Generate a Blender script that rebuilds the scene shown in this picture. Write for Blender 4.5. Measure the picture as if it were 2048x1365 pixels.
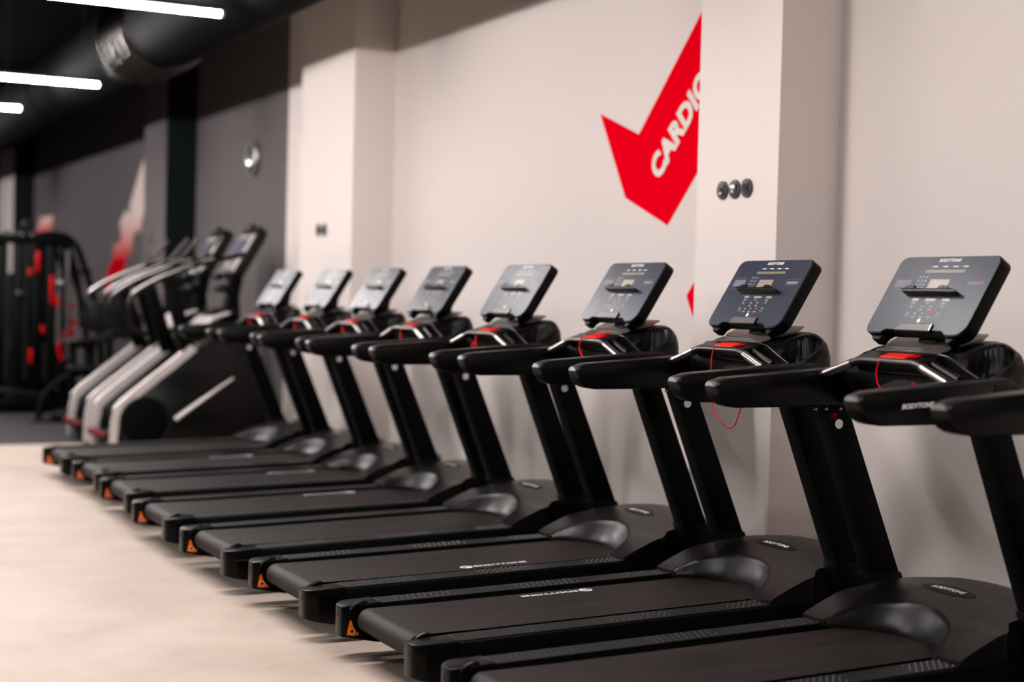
import bpy, bmesh, math, random
from mathutils import Vector, Matrix
random.seed(4)
PI = math.pi
scene = bpy.context.scene
for o in list(bpy.data.objects): bpy.data.objects.remove(o, do_unlink=True)
COL = scene.collection

# ---------------------------------------------------------------- camera
cam_d = bpy.data.cameras.new('camera')
cam = bpy.data.objects.new('camera', cam_d); COL.objects.link(cam)
cam_d.sensor_width = 36.0
cam_d.lens = 36.0 * 3054.74 / 2048.0
R0 = Vector((0.8900207943, -0.4552076972, 0.0254742624))
U0 = Vector((-0.0106159457, 0.0351678054, 0.9993250358))
F0 = Vector((0.4557963222, 0.8896904955, -0.0264676179))
m = Matrix.Identity(4)
for i in range(3):
    m[i][0], m[i][1], m[i][2] = R0[i], U0[i], -F0[i]
m[0][3], m[1][3], m[2][3] = 0, 0, 1.33
cam.matrix_world = m
cam_d.clip_start = 0.05; cam_d.clip_end = 120
cam_d.dof.use_dof = True
cam_d.dof.focus_distance = 5.65
cam_d.dof.aperture_fstop = 1.25
scene.camera = cam

# ---------------------------------------------------------------- world and exposure
w = bpy.data.worlds.new('world'); scene.world = w; w.use_nodes = True
w.node_tree.nodes['Background'].inputs[0].default_value = (0.9, 0.93, 1.0, 1)
w.node_tree.nodes['Background'].inputs[1].default_value = 0.005
vs = scene.view_settings
scene.display_settings.display_device = 'sRGB'
vs.view_transform = 'Standard'; vs.look = 'None'; vs.gamma = 1.0; vs.use_curve_mapping = False
vs.exposure = 0.0
LAMP = 262.0          # emission of the strip lights
LAMP_COL = (1.0, 0.945, 0.92, 1)
scene.cycles.max_bounces = 8
scene.cycles.sample_clamp_indirect = 6.0

# ---------------------------------------------------------------- materials
def mat(name, col, rough=0.5, metal=0.0, spec=0.5, emit=None, es=0.0, noise=None, bump=None, coat=0.0, col2=None, nscale=6.0, stretch=(1, 1, 1), trans=0.0):
    mt = bpy.data.materials.new(name); mt.use_nodes = True
    nt = mt.node_tree; b = nt.nodes['Principled BSDF']
    b.inputs['Base Color'].default_value = (*col, 1)
    b.inputs['Roughness'].default_value = rough
    b.inputs['Metallic'].default_value = metal
    b.inputs['Specular IOR Level'].default_value = spec
    b.inputs['Coat Weight'].default_value = coat
    b.inputs['Coat Roughness'].default_value = 0.08
    if emit:
        b.inputs['Emission Color'].default_value = (*emit, 1); b.inputs['Emission Strength'].default_value = es
    if col2 or noise or bump:
        tc = nt.nodes.new('ShaderNodeTexCoord'); mp = nt.nodes.new('ShaderNodeMapping')
        mp.inputs['Scale'].default_value = stretch
        nt.links.new(tc.outputs['Object'], mp.inputs[0])
        n = nt.nodes.new('ShaderNodeTexNoise'); n.inputs['Scale'].default_value = nscale
        n.inputs['Detail'].default_value = 6; n.inputs['Roughness'].default_value = 0.6
        nt.links.new(mp.outputs[0], n.inputs[0])
        if col2:
            r = nt.nodes.new('ShaderNodeValToRGB')
            r.color_ramp.elements[0].position = 0.34; r.color_ramp.elements[0].color = (*col, 1)
            r.color_ramp.elements[1].position = 0.68; r.color_ramp.elements[1].color = (*col2, 1)
            nt.links.new(n.outputs[0], r.inputs[0]); nt.links.new(r.outputs[0], b.inputs['Base Color'])
        if noise:
            mr = nt.nodes.new('ShaderNodeMapRange')
            mr.inputs['To Min'].default_value = rough - noise; mr.inputs['To Max'].default_value = rough + noise
            nt.links.new(n.outputs[0], mr.inputs[0]); nt.links.new(mr.outputs[0], b.inputs['Roughness'])
        if bump:
            n2 = nt.nodes.new('ShaderNodeTexNoise'); n2.inputs['Scale'].default_value = bump[1]
            nt.links.new(tc.outputs['Object'], n2.inputs[0])
            bp = nt.nodes.new('ShaderNodeBump'); bp.inputs['Strength'].default_value = bump[0]; bp.inputs['Distance'].default_value = 0.002
            nt.links.new(n2.outputs[0], bp.inputs['Height']); nt.links.new(bp.outputs[0], b.inputs['Normal'])
    return mt

M = {}
M['wall'] = mat('cream_wall_paint', (0.74, 0.665, 0.635), 0.8, spec=0.1, bump=(0.15, 300))
M['wall_dark'] = mat('charcoal_wall_paint', (0.125, 0.108, 0.112), 0.8, spec=0.1, bump=(0.15, 300))
M['black_paint'] = mat('black_wall_paint', (0.006, 0.0085, 0.010), 0.8, spec=0.05)
M['ceiling'] = mat('black_ceiling_paint', (0.004, 0.004, 0.0045), 0.9, spec=0.05)
M['floor'] = mat('beige_microcement', (0.40, 0.32, 0.262), 0.55, spec=0.2, col2=(0.50, 0.415, 0.355), nscale=2.2, noise=0.1, bump=(0.1, 60))
M['rubber'] = mat('dark_rubber_floor', (0.026, 0.024, 0.024), 0.7, spec=0.2, col2=(0.034, 0.031, 0.031), nscale=40)
M['plastic'] = mat('matte_black_plastic', (0.0012, 0.0012, 0.0013), 0.45, spec=0.12)
M['shell'] = mat('satin_black_shell', (0.0016, 0.0015, 0.0016), 0.32, spec=0.22)
M['hood'] = mat('satin_black_hood', (0.006, 0.0048, 0.005), 0.34, spec=0.22)
M['dash'] = mat('satin_dash_plastic', (0.0016, 0.0015, 0.0016), 0.34, spec=0.18)
M['lid'] = mat('grey_satin_lid', (0.075, 0.062, 0.056), 0.35, spec=0.6)
M['steel'] = mat('black_powder_coated_steel', (0.0010, 0.0012, 0.0013), 0.55, spec=0.06)
M['belt'] = mat('dark_brown_running_belt', (0.0085, 0.0062, 0.0058), 0.55, spec=0.13, col2=(0.021, 0.0140, 0.0120), nscale=5, noise=0.06, stretch=(0.35, 4, 1), bump=(0.2, 900))
M['tread'] = mat('dark_grey_foot_rail_tread', (0.006, 0.006, 0.007), 0.5, spec=0.18)
M['dot'] = mat('grip_dot_rubber', (0.06, 0.055, 0.055), 0.4, spec=0.5)
M['chrome'] = mat('dark_chrome', (0.055, 0.051, 0.052), 0.34, metal=1.0)
M['bright'] = mat('polished_chrome', (0.30, 0.285, 0.28), 0.28, metal=1.0)
M['glass'] = mat('navy_console_glass', (0.012, 0.0165, 0.036), 0.36, spec=0.32)
M['white'] = mat('white_print', (0.85, 0.84, 0.85), 0.5)
M['offwhite'] = mat('soft_white_print', (0.42, 0.42, 0.46), 0.5)
M['grey_print'] = mat('grey_print', (0.22, 0.23, 0.27), 0.5)
M['lcd'] = mat('tan_lcd_window', (0.30, 0.245, 0.20), 0.35)
M['led'] = mat('amber_led_window', (0.22, 0.18, 0.125), 0.35)
M['green'] = mat('green_print', (0.12, 0.42, 0.06), 0.5)
M['red'] = mat('red_plastic', (0.75, 0.006, 0.006), 0.4, spec=0.2)
M['redcord'] = mat('red_cord', (0.75, 0.003, 0.006), 0.6, spec=0.1)
M['tabred'] = mat('deep_red_plastic', (0.42, 0.002, 0.003), 0.5, spec=0.1)
M['darkred'] = mat('dark_red_rubber', (0.22, 0.002, 0.014), 0.6, spec=0.1)
M['redprint'] = mat('red_print', (0.40, 0.002, 0.006), 0.7, spec=0.0)
M['orange'] = mat('orange_label', (0.80, 0.14, 0.004), 0.6, spec=0.1)
M['decal'] = mat('red_wall_vinyl', (0.80, 0.0, 0.011), 0.8, spec=0.0)
M['decal_text'] = mat('cream_wall_letters', (0.74, 0.70, 0.64), 0.7, spec=0.2)
M['disc'] = mat('white_cap_plastic', (0.60, 0.58, 0.60), 0.5)
M['socket'] = mat('brown_black_socket_plastic', (0.05, 0.042, 0.040), 0.5, spec=0.25)
M['slot'] = mat('grey_phone_slot', (0.085, 0.07, 0.066), 0.4, spec=0.4)
M['tip'] = mat('glossy_dark_tip', (0.035, 0.033, 0.034), 0.42, metal=1.0)
M['sleeve'] = mat('galvanised_sleeve', (0.045, 0.040, 0.038), 0.22, metal=1.0)
M['gloss'] = mat('pale_reflection_cover', (0.62, 0.56, 0.55), 0.3)
M['cap'] = mat('moulded_black_cap', (0.0014, 0.0014, 0.0015), 0.30, spec=0.12)
M['void'] = mat('socket_hole', (0.002, 0.002, 0.002), 0.8)
M['silver'] = mat('brushed_silver_paint', (0.80, 0.73, 0.715), 0.38, metal=0.6)
M['duct'] = mat('matte_black_duct', (0.0022, 0.0022, 0.0025), 0.7, spec=0.02)
M['lamp_house'] = mat('black_lamp_housing', (0.02, 0.02, 0.02), 0.5)
M['lamp_cap'] = mat('clear_end_cap', (0.5, 0.48, 0.5), 0.3)
M['lamp'] = mat('lit_diffuser', (0.9, 0.9, 0.9), 0.5, emit=LAMP_COL[:3], es=LAMP)
M['panel'] = mat('beige_grey_panel', (0.22, 0.19, 0.185), 0.6, spec=0.2)
M['screen'] = mat('navy_lit_screen', (0.001, 0.002, 0.014), 0.5, spec=0.15, emit=(0.01, 0.015, 0.16), es=0.35)
M['pad'] = mat('black_vinyl_pad', (0.003, 0.003, 0.0032), 0.45, spec=0.2)
M['plate'] = mat('dark_iron', (0.006, 0.006, 0.0065), 0.5, spec=0.2)

# ---------------------------------------------------------------- helpers
def link(name, me, m=None, parent=None):
    o = bpy.data.objects.new(name, me); COL.objects.link(o)
    if m: me.materials.append(M[m])
    if parent: o.parent = parent
    return o
def finish(bm, name, m, parent=None, ang=35, smooth=True):
    me = bpy.data.meshes.new(name)
    bmesh.ops.recalc_face_normals(bm, faces=bm.faces)
    bm.to_mesh(me); bm.free()
    if smooth:
        me.polygons.foreach_set('use_smooth', [True] * len(me.polygons))
        me.set_sharp_from_angle(angle=math.radians(ang))
    return link(name, me, m, parent)
def bevel(bm, w, seg=2, ang=25):
    es = [e for e in bm.edges if len(e.link_faces) == 2 and e.calc_face_angle(0) > math.radians(ang)]
    if w > 0 and es:
        bmesh.ops.bevel(bm, geom=es, offset=w, segments=seg, affect='EDGES', profile=0.5, clamp_overlap=True)
def add_prism(bm, pts, axis, a, b, bev=0, seg=2, ang=25):
    """pts = outline in the two other axes (order x,y,z without axis)"""
    t = bmesh.new()
    def P(u, v, h):
        return {'x': (h, u, v), 'y': (u, h, v), 'z': (u, v, h)}[axis]
    lo = [t.verts.new(P(u, v, a)) for u, v in pts]; hi = [t.verts.new(P(u, v, b)) for u, v in pts]
    n = len(pts)
    t.faces.new(lo); t.faces.new(hi[::-1])
    for i in range(n): t.faces.new((lo[i], hi[i], hi[(i+1) % n], lo[(i+1) % n]))
    bmesh.ops.recalc_face_normals(t, faces=t.faces)
    bevel(t, bev, seg, ang)
    merge(bm, t); return bm
def merge(bm, t, mx=None):
    if mx is not None: bmesh.ops.transform(t, matrix=mx, verts=t.verts)
    me = bpy.data.meshes.new('tmp'); t.to_mesh(me); t.free(); bm.from_mesh(me); bpy.data.meshes.remove(me)
def add_box(bm, x0, x1, y0, y1, z0, z1, bev=0, seg=2, mx=None):
    t = bmesh.new(); add_prism(t, [(x0, y0), (x1, y0), (x1, y1), (x0, y1)], 'z', z0, z1, bev, seg)
    merge(bm, t, mx); return bm
def add_tube(bm, path, r, n=8, caps=True):
    path = [Vector(p) for p in path]; rings = []
    rs = r if isinstance(r, (list, tuple)) else [r] * len(path)
    up = None
    for i, p in enumerate(path):
        d = (path[min(i+1, len(path)-1)] - path[max(i-1, 0)]).normalized()
        if up is None:
            up = Vector((0, 0, 1)) if abs(d.z) < 0.9 else Vector((1, 0, 0))
        s = d.cross(up).normalized(); up = s.cross(d).normalized()
        rings.append([bm.verts.new(p + (s * math.cos(2*PI*k/n) + up * math.sin(2*PI*k/n)) * rs[i]) for k in range(n)])
    for a, b in zip(rings, rings[1:]):
        for k in range(n): bm.faces.new((a[k], a[(k+1) % n], b[(k+1) % n], b[k]))
    if caps: bm.faces.new(rings[0][::-1]); bm.faces.new(rings[-1])
    return bm
def smooth_path(pts, sub=6):
    pts = [Vector(p) for p in pts]; out = []
    for i in range(len(pts)-1):
        p0 = pts[max(i-1, 0)]; p1 = pts[i]; p2 = pts[i+1]; p3 = pts[min(i+2, len(pts)-1)]
        for k in range(sub):
            t = k/sub
            out.append(0.5*((2*p1)+(p2-p0)*t+(2*p0-5*p1+4*p2-p3)*t*t+(3*p1-p0-3*p2+p3)*t**3))
    out.append(pts[-1]); return out
def round_path(pts, r, seg=5):
    pts = [Vector(p) for p in pts]; out = [pts[0]]
    for i in range(1, len(pts)-1):
        a, b, c = pts[i-1], pts[i], pts[i+1]
        d1 = (a-b); d2 = (c-b); rr = min(r, d1.length*0.45, d2.length*0.45)
        s, e = b+d1.normalized()*rr, b+d2.normalized()*rr
        for k in range(seg+1):
            t = k/seg; out.append(s*(1-t)**2+b*2*t*(1-t)+e*t*t)
    out.append(pts[-1]); return out
def add_cyl(bm, c, axis, r, h, n=20, r2=None, bev=0):
    t = bmesh.new(); r2 = r if r2 is None else r2
    bmesh.ops.create_cone(t, cap_ends=True, segments=n, radius1=r, radius2=r2, depth=h)
    bevel(t, bev, 2, 40)
    rot = {'z': Matrix.Identity(4), 'x': Matrix.Rotation(PI/2, 4, 'Y'), 'y': Matrix.Rotation(-PI/2, 4, 'X')}[axis]
    merge(bm, t, Matrix.Translation(c) @ rot); return bm
def empty(name, loc, rz=0):
    o = bpy.data.objects.new(name, None); COL.objects.link(o); o.empty_display_size = 0.2
    o.location = loc; o.rotation_euler = (0, 0, rz); return o
def tag(o, label=None, cat=None, group=None, kind=None):
    if label: o['label'] = label
    if cat: o['category'] = cat
    if group: o['group'] = group
    if kind: o['kind'] = kind
    return o
def kids(o): return [c for c in COL.objects if c.parent == o]
def copy_tree(o, parent=None):
    c = o.copy(); COL.objects.link(c); c.parent = parent
    for ch in kids(o): copy_tree(ch, c)
    return c
def text_mesh(body, size, name, m, parent, mx, shear=0.0, extrude=0.0, offset=0.0, xs=1.0, space=1.0, align='CENTER'):
    cu = bpy.data.curves.new('t', 'FONT'); cu.body = body; cu.size = size; cu.shear = shear
    cu.extrude = extrude; cu.offset = offset; cu.space_character = space
    cu.align_x = align; cu.align_y = 'CENTER'; cu.resolution_u = 3
    to = bpy.data.objects.new('t', cu); COL.objects.link(to)
    dg = bpy.context.evaluated_depsgraph_get(); dg.update()
    me = bpy.data.meshes.new_from_object(to.evaluated_get(dg))
    bpy.data.objects.remove(to, do_unlink=True)
    me.name = name
    me.transform(mx @ Matrix.Scale(xs, 4, (1, 0, 0)))
    me.materials.clear()
    return link(name, me, m, parent)
def frame(o, x, y):
    """matrix with origin o, local x = x, local y = y"""
    x = Vector(x).normalized(); y = Vector(y); y = (y - x*y.dot(x)).normalized(); z = x.cross(y)
    mm = Matrix.Identity(4)
    for i in range(3): mm[i][0], mm[i][1], mm[i][2], mm[i][3] = x[i], y[i], z[i], o[i]
    return mm
def lerp(a, b, t): return a + (b-a)*t
def table(t, x):
    if x <= t[0][0]: return t[0][1]
    for (a, u), (b, v) in zip(t, t[1:]):
        if x <= b: return lerp(u, v, (x-a)/(b-a))
    return t[-1][1]
def sm(t): t = max(0, min(1, t)); return t*t*(3-2*t)

# ---------------------------------------------------------------- room
XW, XC = 4.43, 4.10        # recessed wall face, column face
COLS = [(5.476, 6.108, 'wall', 'wall'), (10.66, 11.83, 'wall', 'wall'), (16.15, 17.1, 'wall_dark', 'black_paint'), (26.0, 27.6, 'wall', 'black_paint')]
CEIL = 4.3
X0, Y0, Y1 = -9.0, -8.0, 34.0
def struct(name, bm, m, parent=None):
    o = finish(bm, name, m, parent, smooth=False)
    if parent is None: o['kind'] = 'structure'
    return o
struct('floor', add_box(bmesh.new(), X0, XW+.2, Y0, 13.42, -0.1, 0), 'floor')
struct('floor.001', add_box(bmesh.new(), X0, XW+.2, 13.42, Y1, -0.1, 0.004), 'rubber')
struct('ceiling', add_box(bmesh.new(), X0, XW+.2, Y0, Y1, CEIL, CEIL+.1), 'ceiling')
struct('wall_right', add_box(bmesh.new(), XW, XW+.2, Y0, 13.14, 0, CEIL), 'wall')
struct('wall_right.001', add_box(bmesh.new(), XW, XW+.2, 13.14, Y1, 0, CEIL), 'wall_dark')
struct('wall_left', add_box(bmesh.new(), X0-.2, X0, Y0, Y1, 0, CEIL), 'wall_dark')
struct('wall_back', add_box(bmesh.new(), X0-.2, XW+.2, Y1, Y1+.2, 0, CEIL), 'wall_dark')
struct('wall_front', add_box(bmesh.new(), X0-.2, XW+.2, Y0-.2, Y0, 0, CEIL), 'wall_dark')
for i, (a, b, m1, m2) in enumerate(COLS):
    bm = bmesh.new(); add_box(bm, XC, XW+.01, a, b, 0, CEIL)
    o = struct('trim_%d' % (i+1), bm, m1)
    o['label'] = 'wall column standing proud of the right wall'
    o.data.materials.append(M[m2])
    for p in o.data.polygons:
        if p.normal.y < -0.5: p.material_index = 1

# ---------------------------------------------------------------- strip lights
def strip_light(xr, y, z, length, label):
    t = empty('strip_light', (xr, y, z)); tag(t, label, 'light', 'ceiling strip lights')
    bm = bmesh.new(); add_box(bm, -length, 0, -.030, .030, 0.0, .035, .004); add_box(bm, -length, 0, -.052, .052, 0.002, .007, .001, 1); finish(bm, 'housing', 'lamp_house', t)  # wide thin flange added to block light going upward
    bm = bmesh.new(); n = 8; prof = [(math.cos(PI*k/n)*-.026, -math.sin(PI*k/n)*.030) for k in range(n+1)]
    add_prism(bm, prof, 'x', -length+.02, -.02); finish(bm, 'diffuser', 'lamp', t, ang=60)
    for s in (-length, -.02):
        bm = bmesh.new(); prof = [(math.cos(PI*k/n)*-.029, -math.sin(PI*k/n)*.034) for k in range(n+1)]
        add_prism(bm, prof, 'x', s, s+.02, .003); finish(bm, 'end_cap', 'lamp_cap', t)
    for s in (-.15, -length+.15):
        bm = bmesh.new(); add_tube(bm, [(s, 0, .03), (s, 0, CEIL-z)], .0025, 6); finish(bm, 'suspension_wire', 'lamp_house', t)
    return t
ZL = 3.17
strip_light(2.857, 9.85, ZL, 2.4, 'long lit strip light nearest the camera, at the top left of the photo')
strip_light(2.912, 13.87, ZL, 2.4, 'lit strip light in the middle of the three, over the stair climbers')
strip_light(2.62, 16.2, ZL, 2.4, 'shortest visible lit strip light, the lowest and farthest at the left edge')
for (x, y) in [(2.8, 5.85), (2.8, 1.85), (2.8, 24.2),
               (-1.0, 7.7), (-1.0, 13.46), (-1.0, 17.5), (-1.0, 23.6),  # unseen middle and left rows, added to fill the room with light
               (-5.0, 13.46), (-5.0, 20)]:
    strip_light(x, y, ZL, 2.4, 'strip light outside the photo, %s, %s' % ('right row' if x > 0 else 'added middle row' if x > -3 else 'added left row', {1: 'beside the camera', 3: 'above the largest treadmill', 5: 'above the nearest treadmills', 7: 'level with the fourth treadmill', 9: 'level with the sixth treadmill', 13: 'level with the stair climbers', 17: 'level with the cable machines', 20: 'past the cable machines', 23: 'far end of the room', 24: 'far end of the room'}[int(y)]))

# ---------------------------------------------------------------- air duct
def duct():
    t = empty('air_duct', (3.153, 0, 3.52)); tag(t, 'fat round dark air duct running along the ceiling with a ribbed bright section', 'duct')
    bm = bmesh.new(); add_tube(bm, [(0, 12.45, 0), (0, 33.5, 0)], .36, 40, True); 
    finish(bm, 'far_pipe', 'duct', t)
    bm = bmesh.new(); add_tube(bm, [(0, -7.5, 0), (0, 12.45, 0)], .36, 40, True)
    finish(bm, 'near_pipe', 'duct', t)
    for k in range(5):
        y = 12.46 + k*.205
        bm = bmesh.new(); w_ = (.11, .09, .10, .08, .07)[k]
        pr_ = [(0, y+w_*q/8, 0) for q in range(9)]
        rr_ = [.362 + .034*math.sin(PI*q/8)**.8 for q in range(9)]
        add_tube(bm, pr_, rr_, 40, True); o = finish(bm, 'sleeve_rib', 'sleeve', t, 50)
        o['label'] = 'shiny bulging duct rib'
    for y in (17.0, 21.0, 25.0):
        bm = bmesh.new(); add_tube(bm, [(0, y, 0), (0, y+.06, 0)], .372, 40, True); finish(bm, 'joint_ring', 'duct', t)
duct()

# ---------------------------------------------------------------- treadmill parts
def ztop(x): return .204 + .027*(x-.13)
def make_treadmill():
    root = empty('treadmill', (0, 0, 0))
    def K(name, bm, m, parent=root, ang=35, label=None):
        o = finish(bm, name, m, parent, ang)
        if label: o['label'] = label
        return o
    # chassis
    bm = bmesh.new()
    add_prism(bm, [(.17, .10), (1.30, .115), (2.00, .10), (2.03, .16), (2.02, .22), (1.45, .205), (.17, .180)], 'y', -.285, .285, .004)
    K('chassis', bm, 'steel')
    for x in (.28, 1.78):
        for y in (-.31, .31):
            bm = bmesh.new(); add_cyl(bm, (x, y, .008), 'z', .028, .016, 16, bev=.003); add_cyl(bm, (x, y, .06), 'z', .008, .11, 8)
            K('levelling_foot', bm, 'plastic')
    # foot rails
    for s in (-1, 1):
        y0, y1 = (.29, .395) if s > 0 else (-.395, -.29)
        bm = bmesh.new()
        add_prism(bm, [(.155, .096), (2.0, .09), (2.0, ztop(2.0)-.01), (1.45, ztop(1.45)-.004), (.155, ztop(.155)-.004)], 'y', y0, y1, .006, 2)
        fr = K('foot_rail', bm, 'steel')
        bm = bmesh.new(); a, b = (.287, .385) if s > 0 else (-.385, -.287)
        add_prism(bm, [(.158, ztop(.158)-.006), (1.46, ztop(1.46)-.006), (1.46, ztop(1.46)+.001), (.158, ztop(.158)+.001)], 'y', a, b, .001, 1)
        K('tread_strip', bm, 'tread', fr)
        bm = bmesh.new()
        for (xa, xb) in ((.20, .47), (.73, 1.01), (1.24, 1.46)):
            for r in range(4):
                yy = s*(.302 + r*.0225)
                n = int((xb-xa)/.024)
                for c in range(n):
                    x = xa + c*.024 + (r % 2)*.012 + (.385-abs(yy))*.25
                    z = ztop(x)+.0008
                    v = [bm.verts.new((x+dx, yy+dy, z)) for dx, dy in ((-.0042, 0), (0, -.0042), (.0042, 0), (0, .0042))]
                    tp = bm.verts.new((x, yy, z+.0042))
                    for k in range(4): bm.faces.new((v[k], v[(k+1) % 4], tp))
        o = K('grip_dots', bm, 'dot', fr); o['kind'] = 'stuff'
    # end caps
    def cap(s):
        bm = bmesh.new()
        R = .05; t = bmesh.new()
        pts = [(.155, .29), (.155, .395), (.05, .395)]
        for k in range(1, 6):
            a = PI/2*k/5; pts.append((.05-.05*math.sin(a), .345+.05*math.cos(a)))
        pts += [(0.0, .292)]
        lo, hi = .060, .0
        def zb(x): return .086 - .030*sm(x/.13)
        vb = [t.verts.new((x, s*y, zb(x))) for x, y in pts]
        vm = [t.verts.new((x, s*y, .158)) for x, y in pts]
        vt = [t.verts.new((x, s*y, ztop(x)+.003 - .006*sm((.05-x)/.05))) for x, y in pts]
        n = len(pts)
        t.faces.new(vb); t.faces.new(vt[::-1])
        for A, B in ((vb, vm), (vm, vt)):
            for i in range(n): t.faces.new((A[i], B[i], B[(i+1) % n], A[(i+1) % n]))
        bmesh.ops.recalc_face_normals(t, faces=t.faces)
        bevel(t, .005, 2, 35)
        merge(bm, t)
        e = K('end_cap', bm, 'cap')
        bm = bmesh.new(); add_box(bm, -.0012, .004, s*.335-.010, s*.335+.010, .157, .176, .004, 2); K('adjuster_slot', bm, 'void', e)
        # raised seam line on the outer side
        bm = bmesh.new(); add_box(bm, .045, .16, s*.3955-.0015, s*.3955+.0015, .155, .160, .001, 1); K('seam', bm, 'shell', e)
        # round roller guard
        bm = bmesh.new()
        pr = []
        for k in range(19):
            a = PI*.42 + PI*.52*k/18
            pr.append((.082+.054*math.cos(a), s*.288, .158+.054*math.sin(a)))
        add_tube(bm, pr, .0065, 8); K('roller_guard', bm, 'shell', e)
        # orange warning label on the inner face
        bm = bmesh.new()
        P = [(.021, .093), (.030, .092), (.052, .089), (.068, .090), (.0685, .098), (.056, .106), (.046, .120), (.040, .140), (.036, .147), (.0315, .144), (.027, .125)]
        add_prism(bm, P, 'y', s*.2914, s*.2890)
        lb = K('warning_label', bm, 'orange', e, label='orange triangular warning sticker')
        mx = frame((.041, s*.2884, .107), (1, 0, 0) if s > 0 else (-1, 0, 0), (0, 0, 1))
        bm = bmesh.new(); pr = [mx @ Vector((.0105*math.cos(2*PI*k/20), .0105*math.sin(2*PI*k/20), 0)) for k in range(21)]
        add_tube(bm, pr, .0008, 5, False); K('ring_print', bm, 'white', lb)
        bm = bmesh.new(); t = bmesh.new(); add_prism(t, [(-.004, -.005), (.001, -.007), (.005, -.003), (.004, .003), (.001, .007), (-.003, .004), (-.005, .0)], 'z', -.0003, .0003); merge(bm, t, mx)
        K('symbol_print', bm, 'void', lb)
        return e
    cap(1); cap(-1)
    # rear guard under roller
    bm = bmesh.new(); pr = []
    add_prism(bm, [(.105, .088), (.16, .065), (.30, .09), (.30, .13), (.12, .112)], 'y', -.286, .286, .004)
    K('rear_guard', bm, 'plastic')
    # belt loop
    bm = bmesh.new(); prof = [(1.62, ztop(1.62)-.008), (1.2, ztop(1.2)-.008), (.7, ztop(.7)-.008), (.3, ztop(.3)-.007), (.082, .199)]
    for k in range(1, 13):
        a = PI/2 + PI*k/12; prof.append((.082+.043*math.cos(a), .156+.043*math.sin(a)))
    prof += [(1.62, .14)]
    for p, q in zip(prof, prof[1:]):
        vs_ = [bm.verts.new((p[0], -.232, p[1])), bm.verts.new((p[0], .232, p[1])), bm.verts.new((q[0], .232, q[1])), bm.verts.new((q[0], -.232, q[1]))]
        bm.faces.new(vs_)
    bmesh.ops.remove_doubles(bm, verts=bm.verts, dist=1e-5)
    K('running_belt', bm, 'belt', ang=60)
    bm = bmesh.new()
    for y0, y1 in ((-.2885, -.236), (.236, .2885)):
        add_prism(bm, [(.10, .12), (1.55, .14), (1.55, ztop(1.55)-.022), (.10, ztop(.1)-.020)], 'y', y0, y1)
    K('deck_edge', bm, 'steel')
    # hood
    def rear(y):
        y = abs(y)
        return table([(0, 1.545), (.06, 1.540), (.12, 1.522), (.17, 1.495), (.215, 1.458), (.245, 1.425), (.27, 1.412), (.33, 1.408), (.385, 1.412)], y)
    def halfw(x): return .388 - .045*sm((x-1.60)/.06) - .10*sm((x-1.88)/.20)
    def dome(x, y):
        t = y/.39
        c = table([(1.38, .240), (1.45, .274), (1.53, .308), (1.61, .340), (1.66, .361), (1.71, .381), (1.76, .395), (1.82, .404), (1.88, .404), (1.94, .393), (2.0, .368), (2.05, .325)], x)
        e = table([(1.38, .236), (1.44, .268), (1.49, .290), (1.565, .320), (1.67, .345), (1.80, .345), (1.92, .31), (2.05, .25)], x)
        return e + (c-e)*math.cos(min(abs(t), 1)*PI/2)**0.65
    def hood_z(x, y):
        d = dome(x, y)
        # concave scoop behind the belt
        ax = 1.412 + .198*math.sqrt(max(0, 1-(y/.262)**2))
        if abs(y) < .262 and x < ax:
            xr = rear(y); zl = ztop(x)+.003
            tt = (x-xr)/max(ax-xr, 1e-3)
            tt = max(0, min(1, tt))
            sc = zl + (dome(ax, y)-zl)*(tt**1.5)
            d = min(d, sc)
        return d
    bm = bmesh.new(); NX, NY = 64, 72; G = []
    def hx(i, y):
        t = i/NX; xf = 2.045 - .10*(abs(y)/.39)**2.5
        xr = rear(y); return xr + (xf-xr)*t
    for i in range(NX+1):
        row = []
        for j in range(NY+1):
            v = -1+2*j/NY
            y = v*.388; x = hx(i, y); y = v*halfw(x)
            row.append(bm.verts.new((x, y, hood_z(x, y))))
        G.append(row)
    for i in range(NX):
        for j in range(NY): bm.faces.new((G[i][j], G[i+1][j], G[i+1][j+1], G[i][j+1]))
    # skirt
    ring = [G[i][0] for i in range(NX+1)] + [G[NX][j] for j in range(1, NY+1)] + [G[i][NY] for i in range(NX-1, -1, -1)] + [G[0][j] for j in range(NY-1, 0, -1)]
    low = []
    for v in ring:
        zl = ztop(v.co.x)-.010 if (v.co.x < 1.60 and abs(v.co.y) < .30) else .215
        if v.co.x > 1.62: zl = .20
        low.append(bm.verts.new((v.co.x, v.co.y, min(zl, v.co.z-.01))))
    n = len(ring)
    for i in range(n): bm.faces.new((ring[i], ring[(i+1) % n], low[(i+1) % n], low[i]))
    hood = K('motor_hood', bm, 'hood', ang=50)
    # recessed oval and logo
    def hz(x, y): return hood_z(x, y)
    bm = bmesh.new(); c = bm.verts.new((1.725, .005, hz(1.725, .005)+.0015)); rr = []
    for k in range(32):
        a = 2*PI*k/32; x = 1.725+.028*math.cos(a); y = .005+.125*math.sin(a); rr.append(bm.verts.new((x, y, hz(x, y)+.0015)))
    for k in range(32): bm.faces.new((c, rr[k], rr[(k+1) % 32]))
    K('badge', bm, 'plastic', hood)
    o = text_mesh('BODYTONE', .030, 'logo', 'white', hood, Matrix.Identity(4), shear=.3, offset=.0006, xs=.92, space=1.0)
    ww = max(v.co.x for v in o.data.vertices) - min(v.co.x for v in o.data.vertices)
    for v in o.data.vertices:
        tx = v.co.x*.158/ww; y = .008 - tx; x = 1.724 + v.co.y*.75; v.co = (x, y, hz(x, y)+.0032)
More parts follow.
